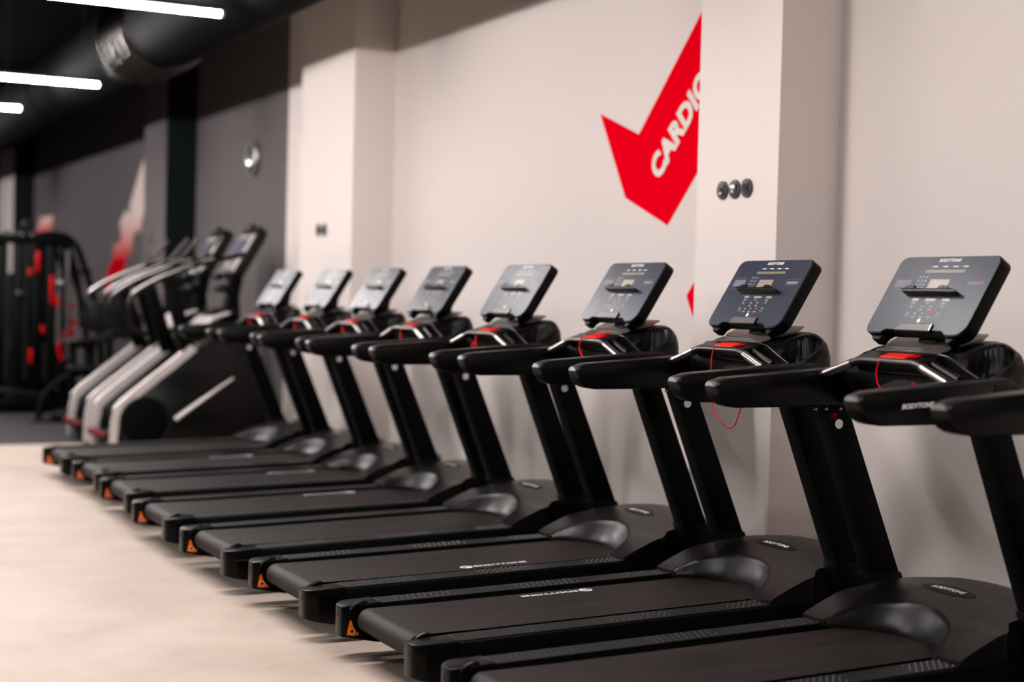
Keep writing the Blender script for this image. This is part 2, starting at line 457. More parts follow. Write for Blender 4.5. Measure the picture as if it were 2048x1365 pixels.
    # uprights
    for s in (-1, 1):
        bm = bmesh.new()
        y0, y1 = (.345, .420) if s > 0 else (-.420, -.345)
        add_prism(bm, [(1.432, 1.01), (1.540, 1.01), (1.842, .30), (1.842, .12), (1.714, .12), (1.714, .31)], 'y', y0, y1, .006, 2)
        up = K('upright', bm, 'steel')
        bm = bmesh.new(); a, b = (.341, .424) if s > 0 else (-.424, -.341)
        add_prism(bm, [(1.677, .385), (1.812, .385), (1.850, .30), (1.850, .12), (1.705, .12), (1.705, .315)], 'y', a, b, .005, 2)
        K('upright_boot', bm, 'plastic', up)
        yi = s*.3445
        bm = bmesh.new(); add_cyl(bm, (1.509, yi, .925), 'y', .0168, .004, 24); K('cap_disc', bm, 'disc', up, label='round white cap')
        for x in (1.392+.012, 1.451, 1.514):
            bm = bmesh.new(); add_cyl(bm, (x, yi, .9785), 'y', .0062, .007, 12, bev=.002); K('screw', bm, 'bright', up)
        if s > 0:
            mx = frame((1.487, yi-.0008, .956), (1, 0, .02), (0, 0, 1))
            text_mesh('C01', .0165, 'number_print', 'redprint', up, mx, offset=.0002)
            bm = bmesh.new(); add_box(bm, 1.470, 1.503, yi-.001, yi, .9425, .9437); add_box(bm, 1.505, 1.509, yi-.001, yi, .9700, .9760)
            K('underline_print', bm, 'redprint', up)
    # armrests
    for s in (-1, 1):
        y0, y1 = (.325, .405) if s > 0 else (-.405, -.325)
        bm = bmesh.new()
        prof = [(.974, 1.058), (.982, 1.074), (1.030, 1.088), (1.30, 1.110), (1.56, 1.128), (1.62, 1.10), (1.63, .995), (1.30, .987), (1.062, .986), (1.025, .993), (1.000, 1.006), (.984, 1.028)]
        add_prism(bm, prof, 'y', y0, y1, .0085, 3, 12)
        ar = K('armrest', bm, 'shell', ang=28)
        bm = bmesh.new()
        add_prism(bm, [(.9735, 1.057), (.9805, 1.0745), (1.030, 1.0892), (1.033, 1.0872), (.985, 1.072), (.978, 1.056)], 'y', y0+.012, y1-.012, .001, 1)
        K('tip_trim', bm, 'tip', ar, label='glossy bevelled tip')
        if s < 0:
            mx = frame((1.192, -.4059, 1.0465), (1, 0, .06), (0, 0, 1))
            o = text_mesh('BODYTONE', .022, 'logo', 'white', ar, Matrix.Identity(4), shear=.3, offset=.0005)
            ww = max(v.co.x for v in o.data.vertices) - min(v.co.x for v in o.data.vertices)
            o.data.transform(mx @ Matrix.Scale(.125/ww, 4, (1, 0, 0)) @ Matrix.Scale(.9, 4, (0, 1, 0)))
    # dashboard
    def back(y):
        return table([(0, 1.735), (.20, 1.720), (.28, 1.705), (.33, 1.69), (.365, 1.672), (.39, 1.65), (.407, 1.60)], abs(y))
    def front(y):
        return 1.50 - .0*abs(y)
    zf = [(0, 1.190), (.16, 1.189), (.20, 1.184), (.235, 1.168), (.27, 1.150), (.335, 1.123), (.395, 1.117), (.407, 1.108)]
    zb = [(0, 1.238), (.20, 1.238), (.25, 1.232), (.30, 1.217), (.34, 1.198), (.375, 1.168), (.395, 1.135), (.407, 1.095)]
    def dz(x, y):
        a = abs(y); t = (x-front(y))/(back(y)-front(y))
        z = lerp(table(zf, a), table(zb, a), sm(min(t*1.15, 1)))
        z -= .03*max(0, (t-.9)/.1)**2
        d = ((x-1.590)/.082)**2 + ((a-.292)/.058)**2
        if d < 1.0: z -= .085*sm((1.0-d)/.22)
        elif d < 1.5: z -= .006*(1.5-d)/.5
        return z
    bm = bmesh.new(); NX, NY = 44, 132; G = []
    for i in range(NX+1):
        row = []
        for j in range(NY+1):
            y = .407*(-1+2*j/NY); t = i/NX
            x = lerp(front(y), back(y), t)
            row.append(bm.verts.new((x, y, dz(x, y))))
        G.append(row)
    for i in range(NX):
        for j in range(NY): bm.faces.new((G[i][j], G[i+1][j], G[i+1][j+1], G[i][j+1]))
    zbot = [(0, 1.100), (.06, 1.096), (.16, 1.058), (.25, 1.020), (.33, 1.000), (.407, .990)]
    ring = [G[i][0] for i in range(NX+1)] + [G[NX][j] for j in range(1, NY+1)] + [G[i][NY] for i in range(NX-1, -1, -1)] + [G[0][j] for j in range(NY-1, 0, -1)]
    low = [bm.verts.new((v.co.x, v.co.y, min(table(zbot, abs(v.co.y)), v.co.z-.005))) for v in ring]
    n = len(ring)
    for i in range(n): bm.faces.new((ring[i], ring[(i+1) % n], low[(i+1) % n], low[i]))
    # underside following the arch
    nf = NY+1
    front_low = [low[0]] + low[::-1][:NY-1] + [low[2*NX+NY]]
    back_low = low[NX:NX+NY+1]
    for j in range(NY):
        try: bm.faces.new((front_low[j], front_low[j+1], back_low[j+1], back_low[j]))
        except Exception: pass
    dash = K('dashboard', bm, 'dash', ang=40)
    dash.data.materials.append(M['pad'])
    for p in dash.data.polygons:
        c = p.center
        if ((c.x-1.590)/.079)**2 + ((abs(c.y)-.292)/.055)**2 < 1 and p.normal.z > -.5 and c.z > 1.02: p.material_index = 1
    # highlight along the inner edge of the pods, put in as a chrome line
    for s in (-1, 1):
        bm = bmesh.new(); pth = [(1.498, s*y, table(zf, y)+.001) for y in (.150, .17, .20, .235, .27, .30, .335)]
        add_tube(bm, smooth_path(pth, 3), .0022, 6); K('edge_highlight', bm, 'chrome', dash)
    # key panel in the middle
    bm = bmesh.new(); add_prism(bm, [(1.418, 1.168), (1.50, 1.192), (1.52, 1.192), (1.52, 1.115), (1.44, 1.125), (1.425, 1.14)], 'y', -.165, .165, .004, 2)
    kp = K('key_panel', bm, 'dash')
    bm = bmesh.new(); add_box(bm, -.024, .024, -.062, .062, 0, .006, .003, 2, Matrix.Translation((1.452, -.012, 1.177)) @ Matrix.Rotation(-math.atan(.28), 4, 'Y'))
    key = K('safety_key', bm, 'red', kp, label='red safety key')
    bm = bmesh.new(); add_box(bm, -.0258, -.0238, -.058, .030, .001, .0055, .0005, 1, Matrix.Translation((1.452, -.012, 1.177)) @ Matrix.Rotation(-math.atan(.28), 4, 'Y'))
    K('key_stripe', bm, 'orange', key and kp)
    bm = bmesh.new(); add_box(bm, -.018, .012, -.10, -.070, .0025, .0032, 0, 1, Matrix.Translation((1.457, -.012, 1.180)) @ Matrix.Rotation(-math.atan(.28), 4, 'Y'))
    K('key_label', bm, 'redprint', kp)
    bm = bmesh.new(); add_prism(bm, [(1.502, 1.193), (1.548, 1.205), (1.548, 1.209), (1.502, 1.197)], 'y', -.155, .155, .001, 1)
    K('phone_ledge', bm, 'lid', dash)
    bm = bmesh.new()
    t = bmesh.new()
    add_prism(t, [(0, -.150), (0, .150), (.03, .178), (.10, .195), (.15, .17), (.15, -.17), (.10, -.195), (.03, -.178)], 'z', 0, .007, .0025, 2)
    merge(bm, t, Matrix.Translation((1.555, 0, 1.207)) @ Matrix.Rotation(-math.atan(.33), 4, 'Y'))
    K('lid', bm, 'lid', dash)
    # grip bar
    bm = bmesh.new()
    pth = round_path([(1.405, .352, 1.088), (1.42, .138, 1.160), (1.42, -.138, 1.160), (1.405, -.352, 1.088)], .022, 5)
    add_tube(bm, pth, .0135, 14); gb = K('grip_bar', bm, 'chrome', ang=60)
    for s in (-1, 1):
        a = Vector((1.4175, s*.172, 1.1486)); b = Vector((1.4085, s*.300, 1.1055))
        bm = bmesh.new(); add_tube(bm, [a, b], .0152, 14); K('pulse_sensor', bm, 'bright', gb)
        bm = bmesh.new(); o2 = Vector((.045, 0, .012)); add_tube(bm, [a+o2, b+o2], .012, 10); K('bracket', bm, 'chrome', gb)
    # neck
    bm = bmesh.new(); add_prism(bm, [(1.585, 1.215), (1.68, 1.23), (1.70, 1.34), (1.62, 1.34)], 'y', -.047, .047, .006, 2)
    K('console_neck', bm, 'plastic')
    # console
    A = Vector((1.52, 0, 1.2545)); U = Vector((.165, 0, .26)).normalized()
    def cm(off=0.0):  # local x = -Y (reading direction), local y = up the face, z = towards the user
        N = Vector((-U.z, 0, U.x))
        return frame(A + N*off, (0, -1, 0), U)
    def rr(w0, w1, h0, h1, rad, n=5, notch=None):
        pts = []
        for cx, cy, a0, r in ((w1, h1, 0, rad[0]), (w0, h1, PI/2, rad[1])):
            sx = 1 if cx == w1 else -1
            for k in range(n+1):
                a = a0+PI/2*k/n; pts.append((cx - sx*r + r*math.cos(a), cy - r + r*math.sin(a)))
        r = rad[2]
        for k in range(n+1):
            a = PI+PI/2*k/n; pts.append((w0+r+r*math.cos(a), h0+r+r*math.sin(a)))
        if notch:
            d, x0n, x1n = notch
            pts += [(x0n-.012, h0), (x0n+.010, h0+d), (x1n-.010, h0+d), (x1n+.016, h0)]
        r = rad[3]
        for k in range(n+1):
            a = PI*1.5+PI/2*k/n; pts.append((w1-r+r*math.cos(a), h0+r+r*math.sin(a)))
        return pts
    bm = bmesh.new(); t = bmesh.new()
    add_prism(t, rr(-.240, .240, -.004, .312, (.034, .034, .034, .048), 5, (.016, -.145, .140)), 'z', -.050, -.001, .004, 2, 30)
    merge(bm, t, cm()); con = K('console', bm, 'plastic')
    for a, b in ((-.215, -.150), (.145, .195)):   # lips under the shell
        bm = bmesh.new(); t = bmesh.new()
        add_prism(t, [(a, .0), (b, .0), (b-.010*(1 if a < 0 else -1), -.022), (a+.020, -.022)] if a < 0 else [(a, .0), (b, .0), (b-.02, -.022), (a+.012, -.022)], 'z', -.050, -.014, .003, 1)
        merge(bm, t, cm()); K('shell_lip', bm, 'plastic', con)
    bm = bmesh.new(); t = bmesh.new()
    add_prism(t, rr(-.236, .236, 0, .308, (.031, .031, .031, .045), 5, (.014, -.145, .140)), 'z', -.001, .0015, .0006, 1, 30)
    merge(bm, t, cm()); face = K('glass_face', bm, 'glass', con)
    def pr(name, quads, m, z=.0024):
        bm = bmesh.new(); mx = cm(z)
        for (a, b, c, d) in quads:
            bm.faces.new([bm.verts.new(mx @ Vector(p)) for p in ((a, b, 0), (c, b, 0), (c, d, 0), (a, d, 0))])
        return K(name, bm, m, con)
    # x below is reading direction (minus y)
    mx = cm(.0026)
    o = text_mesh('BODYTONE', .0165, 'logo', 'white', con, Matrix.Identity(4), shear=.3, offset=.0004)
    ww = max(v.co.x for v in o.data.vertices) - min(v.co.x for v in o.data.vertices)
    o.data.transform(mx @ Matrix.Translation((.004, .2915, 0)) @ Matrix.Scale(.104/ww, 4, (1, 0, 0)))
    pr('matrix_display', [(-.086+i*.0110, .2425, -.086+i*.0110+.0100, .254) for i in range(17)], 'led')
    pr('lcd_screen', [(-.040, .176, .052, .215)], 'lcd')
    pr('indicator_print', [(x-.014, .2655, x+.010, .2690) for x in (-.048, .001, .049, .096)], 'white')
    pr('indicator_light', [(x-.024, .2660, x-.020, .2690) for x in (-.048, .001, .049, .096)], 'green')
    pr('keypad_print', [(-.102+i*.0165, .222-j*.0155, -.102+i*.0165+.0085, .222-j*.0155+.0028) for i in range(3) for j in range(4)] +
       [(-.101+i*.0165, .227-j*.0155, -.101+i*.0165+.0055, .227-j*.0155+.0022) for i in range(3) for j in range(4)], 'offwhite')
    pr('instruction_print', [(-.207, .2215, -.125, .2224)] + [(-.205, .2105-i*.0052, -.130+(i % 2)*.006-.004, .2135-i*.0052) for i in range(6)] + [(-.207, .1735, -.135, .1744)], 'grey_print')
    pr('caution_print', [(.138, .2165, .218, .2174), (.140, .1905, .200, .1914)] + [(.142, .2040-i*.0042, .212, .2068-i*.0042) for i in range(3)], 'grey_print')
    pr('heading_print', [(-.172, .2165, -.152, .2192), (.168, .2105, .190, .2132)], 'redprint')
    for qd in [(-.080, .1275, -.049, .1385), (-.016, .1275, .032, .1385), (.063, .1275, .098, .1385)]: pr('digit_display', [qd], 'lcd')
    pr('digit_caption', [(-.076, .1175, -.056, .1215), (-.003, .1175, .010, .1215), (.068, .1175, .086, .1215)], 'offwhite')
    def tri(x, y, s_): return (x-s_, y-s_*.7, x+s_, y+s_*.7)
    pr('button_print', [tri(x, y, .0042) for x, y in ((-.067, .105), (-.016, .106), (.026, .107), (.078, .108), (-.068, .079), (-.033, .078), (.076, .081))] +
       [(x-.009, y-.0105, x+.009, y-.0085) for x, y in ((-.067, .079), (-.016, .104), (.026, .105), (-.034, .076), (.002, .076), (.038, .076), (.076, .079))] +
       [(x-.007, y-.0140, x+.007, y-.0120) for x, y in ((-.016, .104), (.026, .105), (-.034, .076), (.002, .076), (.038, .076))], 'offwhite')
    pr('panel_line_print', [(-.082, .068, -.0815, .115), (-.055, .068, -.0545, .115), (.062, .068, .0625, .115), (.090, .068, .0905, .115)], 'grey_print')
    pr('start_button', [tri(.002, .080, .0045)], 'green'); pr('stop_button', [tri(.038, .081, .0055)], 'red')
    bm = bmesh.new(); t = bmesh.new(); add_prism(t, [(.0075*math.cos(2*PI*k/16), .0085*math.sin(2*PI*k/16)) for k in range(16)], 'z', 0, .0003); merge(bm, t, mx @ Matrix.Translation((.004, .050, -.0004))); K('emblem', bm, 'white', con)
    # tray
    bm = bmesh.new(); t = bmesh.new()
    add_prism(t, [(-.132, .163), (-.120, .150), (.120, .150), (.140, .1515), (.128, .160), (.112, .163)], 'z', .0, .026, .002, 1)
    add_prism(t, [(-.132, .1615), (.112, .1615), (.112, .1635), (-.132, .1635)], 'z', .024, .028, .0008, 1)
    for a, b in ((-.120, -.068), (.038, .100)):
        add_prism(t, [(a, .162), (b, .162), (b-.002 if a < 0 else b-.012, .177), (a+.012 if a < 0 else a+.002, .177)] if a < 0 else [(a, .162), (b, .162), (b-.018, .174), (a+.022, .178), (a+.006, .174)], 'z', .018, .027, .002, 1)
    merge(bm, t, cm()); K('reading_rack', bm, 'dash', con)
    bm = bmesh.new(); t = bmesh.new()
    add_prism(t, [(-.085, .006), (.085, .006), (.085, .034), (.082, .038), (-.070, .038), (-.076, .034)], 'z', -.01, .007, .002, 2)
    merge(bm, t, cm()); ps = K('phone_slot', bm, 'plastic', con)
    bm = bmesh.new(); t = bmesh.new()
    add_prism(t, [(-.082, .008), (.081, .008), (.081, .035), (-.068, .035)], 'z', .007, .009, .0006, 1)
    merge(bm, t, cm()); K('slot_face', bm, 'slot', ps)
    bm = bmesh.new(); t = bmesh.new(); add_box(t, .0805, .0835, .008, .036, .004, .0098, .0006, 1); merge(bm, t, cm()); K('slot_edge', bm, 'bright', ps)
    return root

POSE = {1: (1.995, 10.847, .0035), 2: (2.016, 9.888, .0071), 3: (1.983, 8.906, -.002), 4: (1.937, 7.872, -.0012), 5: (1.938, 6.866, .0183),
        6: (1.972, 5.899, -.0007), 7: (1.993, 4.907, -.0047), 8: (1.967, 3.908, -.0028), 9: (1.995, 2.841, -.0011)}
LAB = {1: 'black treadmill farthest from the camera, last of the row beside the stair climbers',
       2: 'black treadmill second from the far end of the row',
       3: 'black treadmill third from the far end, a bright lamp reflected in its console',
       4: 'black treadmill fourth from the far end of the row, with a darker grey console face',
       5: 'black treadmill fifth from the far end, small red cord loop hanging under its grip bar',
       6: 'black treadmill sixth from the far end, red cord draped over its grip bar',
       7: 'black treadmill second largest in view, long red safety cord loop hanging below its handrail',
       8: 'black treadmill with the largest console in view, rightmost console of the row',
       9: 'black treadmill nearest the camera, only its handrail end shows at the right edge'}
proto = make_treadmill()
mills = {}
for n in range(1, 10):
    t = proto if n == 8 else None
    if t is None: t = copy_tree(proto)
    mills[n] = t
for n, t in mills.items():
    x, y, a = POSE[n]; t.location = (x, y, 0); t.rotation_euler = (0, 0, a)
    tag(t, LAB[n], 'treadmill', 'row of black treadmills')
def cord(n, pts, r=.0022):
    bm = bmesh.new(); add_tube(bm, smooth_path(pts, 6), r, 6)
    o = finish(bm, 'safety_cord', 'redcord', mills[n], 60); o['label'] = 'thin red safety cord'
def gx(p): return [(1.402, y, z) for y, z in p]
cord(7, gx([(.011, 1.166), (.018, 1.145), (.023, 1.12), (.024, 1.077), (.020, 1.02), (.011, .961), (-.001, .927), (-.043, .892), (-.075, .872), (-.097, .865), (-.125, .868), (-.146, .881), (-.172, .93), (-.184, .963), (-.186, 1.0), (-.176, 1.06), (-.16, 1.10)]))
cord(8, gx([(.011, 1.166), (.024, 1.150), (.031, 1.124), (.023, 1.091), (.005, 1.068), (-.02, 1.02), (-.07, .99), (-.12, 1.02), (-.146, 1.07), (-.151, 1.10)]))
cord(8, gx([(-.143, 1.10), (-.148, 1.075), (-.142, 1.045)]))
cord(6, gx([(.012, 1.178), (.022, 1.150), (.027, 1.13), (.017, 1.108), (-.011, 1.085), (-.07, 1.05), (-.12, 1.075), (-.13, 1.10)]), .003)
cord(6, [(1.41, .012, 1.178), (1.45, -.03, 1.188), (1.46, -.085, 1.202), (1.46, -.14, 1.204), (1.455, -.142, 1.200), (1.45, -.08, 1.194), (1.45, -.03, 1.19)], .0022)
cord(5, gx([(.027, 1.150), (.024, 1.098), (.030, 1.085), (.055, 1.085), (.066, 1.098), (.055, 1.112), (.035, 1.108), (.026, 1.095)]), .0035)
for n, e in ((4, .0), (3, -.03), (2, -.01), (1, 0)):
    cord(n, gx([(.02, 1.150), (.018, 1.12), (.010+e, 1.09), (.0+e*2, 1.065)]), .0035)
# printed logo on each running belt (each belt stopped at its own place)
def belt_logo(n, x, y, flip):
    d = -1 if flip else 1
    o = text_mesh('BODYTONE', .034, 'belt_logo', 'white', mills[n], Matrix.Identity(4), offset=.0008)
    vs_ = o.data.vertices; x0 = min(v.co.x for v in vs_); ww = max(v.co.x for v in vs_)-x0
    for v in vs_:
        lx = (v.co.x-x0)*.245/ww + .062; ly = v.co.y*.9
        X = x + d*lx; v.co = (X, y+d*ly, ztop(X)-.008+.0012)
    bm = bmesh.new(); k = 24
    X = x + d*.026
    bm.faces.new([bm.verts.new((X+.027*math.cos(2*PI*i/k), y+.025*math.sin(2*PI*i/k), ztop(X+.027*math.cos(2*PI*i/k))-.008+.0012)) for i in range(k)])
    r = finish(bm, 'belt_roundel', 'white', mills[n])
    bm = bmesh.new()
    def q(a, b, c, e): bm.faces.new([bm.verts.new((X+d*p, y+d*s, ztop(X)-.008+.0022)) for p, s in ((a, b), (c, b), (c, e), (a, e))])
    q(-.017, -.011, -.013, .011); q(-.013, .007, .0, .011); q(-.013, -.002, .0, .002); q(-.013, -.011, .0, -.007); q(-.003, -.009, .0, .009)
    q(.003, .007, .018, .011); q(.0085, -.011, .0125, .007)
    finish(bm, 'roundel_print', 'belt', r)
belt_logo(6, .745, -.180, False)
belt_logo(7, .985, .185, True)
belt_logo(4, 1.215, .185, True)
belt_logo(3, 1.30, .185, True)
belt_logo(2, 1.18, .185, True)

# ---------------------------------------------------------------- wall graphics
XD = XW-.0015
def plane_poly(name, pts, m, x=XD, th=.001, parent=None):
    bm = bmesh.new(); add_prism(bm, pts, 'x', x-th, x+th*.5)
    return finish(bm, name, m, parent, smooth=False)
root = empty('wall_graphic', (XD, 6.9, 2.2)); tag(root, 'large red arrow shaped wall decal with white CARDIO lettering behind the column', 'wall decal')
def Q(p): return (p[0]-6.9, p[1]-2.2)
plane_poly('arrow', [Q(p) for p in [(7.606, 2.413), (7.181, 2.26), (6.595, 2.842), (6.30, 3.135), (6.11, 3.135), (6.11, 2.43), (6.598, 2.015), (6.868, 1.751), (7.305, 1.918)]], 'decal', 0, .001, root)
o = text_mesh('CARDIO', .185, 'lettering', 'decal_text', root, Matrix.Identity(4), offset=.010, align='LEFT', space=1.05)
xs_ = [v.co.x for v in o.data.vertices]; ys_ = [v.co.y for v in o.data.vertices]
for v in o.data.vertices:
    v.co.x = (v.co.x-min(xs_))/(max(xs_)-min(xs_))*.675 - .055
    v.co.y = (v.co.y-(min(ys_)+max(ys_))/2)/(max(ys_)-min(ys_))*.142
o.data.transform(frame((-.003, 6.976-6.9, 2.074-2.2), (0, -.712, .702), (0, .702, .712)))
low = plane_poly('wall_graphic', [(6.11, 1.97), (6.11, .75), (6.597, 1.262), (6.667, 1.378), (6.597, 1.451)], 'decal')
tag(low, 'small red decal corner peeking out left of the near column above the handrails', 'wall decal')
# gradient zigzag graphic on the charcoal wall
g = bpy.data.materials.new('red_to_white_print'); g.use_nodes = True; nt = g.node_tree; b = nt.nodes['Principled BSDF']; b.inputs['Roughness'].default_value = .6
tc = nt.nodes.new('ShaderNodeTexCoord'); sp = nt.nodes.new('ShaderNodeSeparateXYZ'); rp = nt.nodes.new('ShaderNodeValToRGB'); mr = nt.nodes.new('ShaderNodeMapRange')
nt.links.new(tc.outputs['Object'], sp.inputs[0]); nt.links.new(sp.outputs['Z'], mr.inputs[0]); mr.inputs['From Min'].default_value = 1.72; mr.inputs['From Max'].default_value = 2.28
nt.links.new(mr.outputs[0], rp.inputs[0]); nt.links.new(rp.outputs[0], b.inputs['Base Color'])
b.inputs['Specular IOR Level'].default_value = 0
rp.color_ramp.elements[0].color = (.70, .0, .015, 1); rp.color_ramp.elements[1].color = (.92, .76, .71, 1)
M['grad'] = g
ZZ = [(18.50, 2.93), (18.62, 2.86), (18.95, 2.60), (19.20, 2.40), (19.15, 2.25), (19.35, 2.35), (19.72, 2.22), (19.62, 1.98), (19.85, 1.93), (20.05, 1.92), (20.12, 1.72), (20.38, 1.60), (20.62, 1.22), (20.55, 1.08), (20.28, 1.10), (20.20, 1.32), (20.05, 1.50), (19.80, 1.36), (19.60, 1.60), (19.42, 1.58), (19.30, 1.86), (19.12, 1.72), (19.00, 2.0), (18.80, 2.10), (18.62, 2.02), (18.50, 2.28), (18.42, 2.20)]
o = plane_poly('wall_graphic.001', ZZ, 'grad', XW-.002); tag(o, 'red to white zigzag lettering decal on the charcoal wall behind the cable machines', 'wall decal')
g2 = g.copy(); M['grad2'] = g2
for nd in g2.node_tree.nodes:
    if nd.type == 'MAP_RANGE': nd.inputs['From Min'].default_value = 2.20; nd.inputs['From Max'].default_value = 2.50
o = plane_poly('wall_graphic.002', [(25.354, 2.475), (24.282, 2.46), (24.60, 2.13), (24.9, 1.0), (25.9, 1.0), (25.779, 2.205)], 'grad2', XW-.002); tag(o, 'small red and white decal on the far charcoal wall above the machine frames', 'wall decal')

# ---------------------------------------------------------------- sockets, switches, clock
def wall_socket(y, z, kind, label, group, x=XC, r=.043):
    t = empty('wall_socket', (x, y, z)); tag(t, label, 'socket', group)
    bm = bmesh.new(); add_cyl(bm, (-.005, 0, 0), 'x', r, .010, 32, bev=.002); finish(bm, 'cover_plate', 'socket', t)
    bm = bmesh.new(); add_box(bm, -.016, -.008, -.021, .021, -.024, .024, .002, 1); k = finish(bm, 'insert', 'socket', t)
    if kind == 0:
        bm = bmesh.new(); add_cyl(bm, (-.017, 0, 0), 'x', .018, .004, 24); finish(bm, 'hole', 'void', k)
    elif kind == 1:
        bm = bmesh.new(); add_box(bm, -.020, -.015, -.020, .018, .002, .020, .002, 1); add_box(bm, -.020, -.015, -.006, .005, -.018, -.003, .001, 1); finish(bm, 'contact', 'bright', k)
    else:
        bm = bmesh.new(); add_cyl(bm, (-.017, -.002, .001), 'x', .010, .004, 20); finish(bm, 'hole', 'void', k)
        bm = bmesh.new(); add_cyl(bm, (-.018, -.001, -.016), 'x', .006, .006, 16); finish(bm, 'contact', 'bright', k)
wall_socket(5.889, 1.867, 2, 'leftmost of the three round black sockets on the near column', 'round sockets on the near column')
wall_socket(5.793, 1.867, 1, 'middle round black socket with shiny contact on the near column', 'round sockets on the near column')
wall_socket(5.700, 1.868, 0, 'rightmost round black socket with a dark hole on the near column', 'round sockets on the near column')
wall_socket(11.37, 1.846, 2, 'left one of the two small dark sockets on the far cream column', 'sockets on the far cream column', r=.05)
wall_socket(11.24, 1.843, 0, 'right one of the two small dark sockets on the far cream column', 'sockets on the far cream column', r=.05)
for z, lb in ((1.90, 'upper small socket on the charcoal column'), (1.72, 'lower small socket on the charcoal column')):
    wall_socket(16.75, z, 1 if z > 1.8 else 0, lb, 'sockets on the charcoal column', r=.05)
clock = empty('wall_clock', (XW, 14.11, 2.62)); tag(clock, 'round wall clock with shiny metal rim on the charcoal wall', 'clock')
bm = bmesh.new(); add_tube(bm, [(-.025, .150*math.cos(2*PI*k/40), .150*math.sin(2*PI*k/40)) for k in range(41)], .016, 10, False); finish(bm, 'rim', 'bright', clock, 60)
bm = bmesh.new(); add_cyl(bm, (-.012, 0, 0), 'x', .148, .022, 40); finish(bm, 'dial', 'grey_print', clock)
bm = bmesh.new()
for k in range(12):
    a = 2*PI*k/12; t = bmesh.new(); add_box(t, -.0255, -.0235, -.004, .004, .112, .132); merge(bm, t, Matrix.Rotation(a, 4, 'X'))
finish(bm, 'hour_mark', 'white', clock)
for a, l, nm in ((.9, .075, 'hour_hand'), (3.3, .11, 'minute_hand')):
    bm = bmesh.new(); t = bmesh.new(); add_box(t, -.029, -.027, -.004, .004, -.02, l); merge(bm, t, Matrix.Rotation(a, 4, 'X')); finish(bm, nm, 'void', clock)
bm = bmesh.new()
bmesh.ops.create_uvsphere(bm, u_segments=28, v_segments=14, radius=1)
bmesh.ops.delete(bm, geom=[v for v in bm.verts if v.co.x > .001], context='VERTS')
bmesh.ops.transform(bm, matrix=Matrix.Translation((-.03, 0, 0)) @ Matrix.Diagonal((.022, .142, .142, 1)), verts=bm.verts)
M['clear'] = mat('domed_clock_glass', (0.10, 0.095, 0.095), .10, spec=0.5)
finish(bm, 'glass_cover', 'clear', clock, 60)

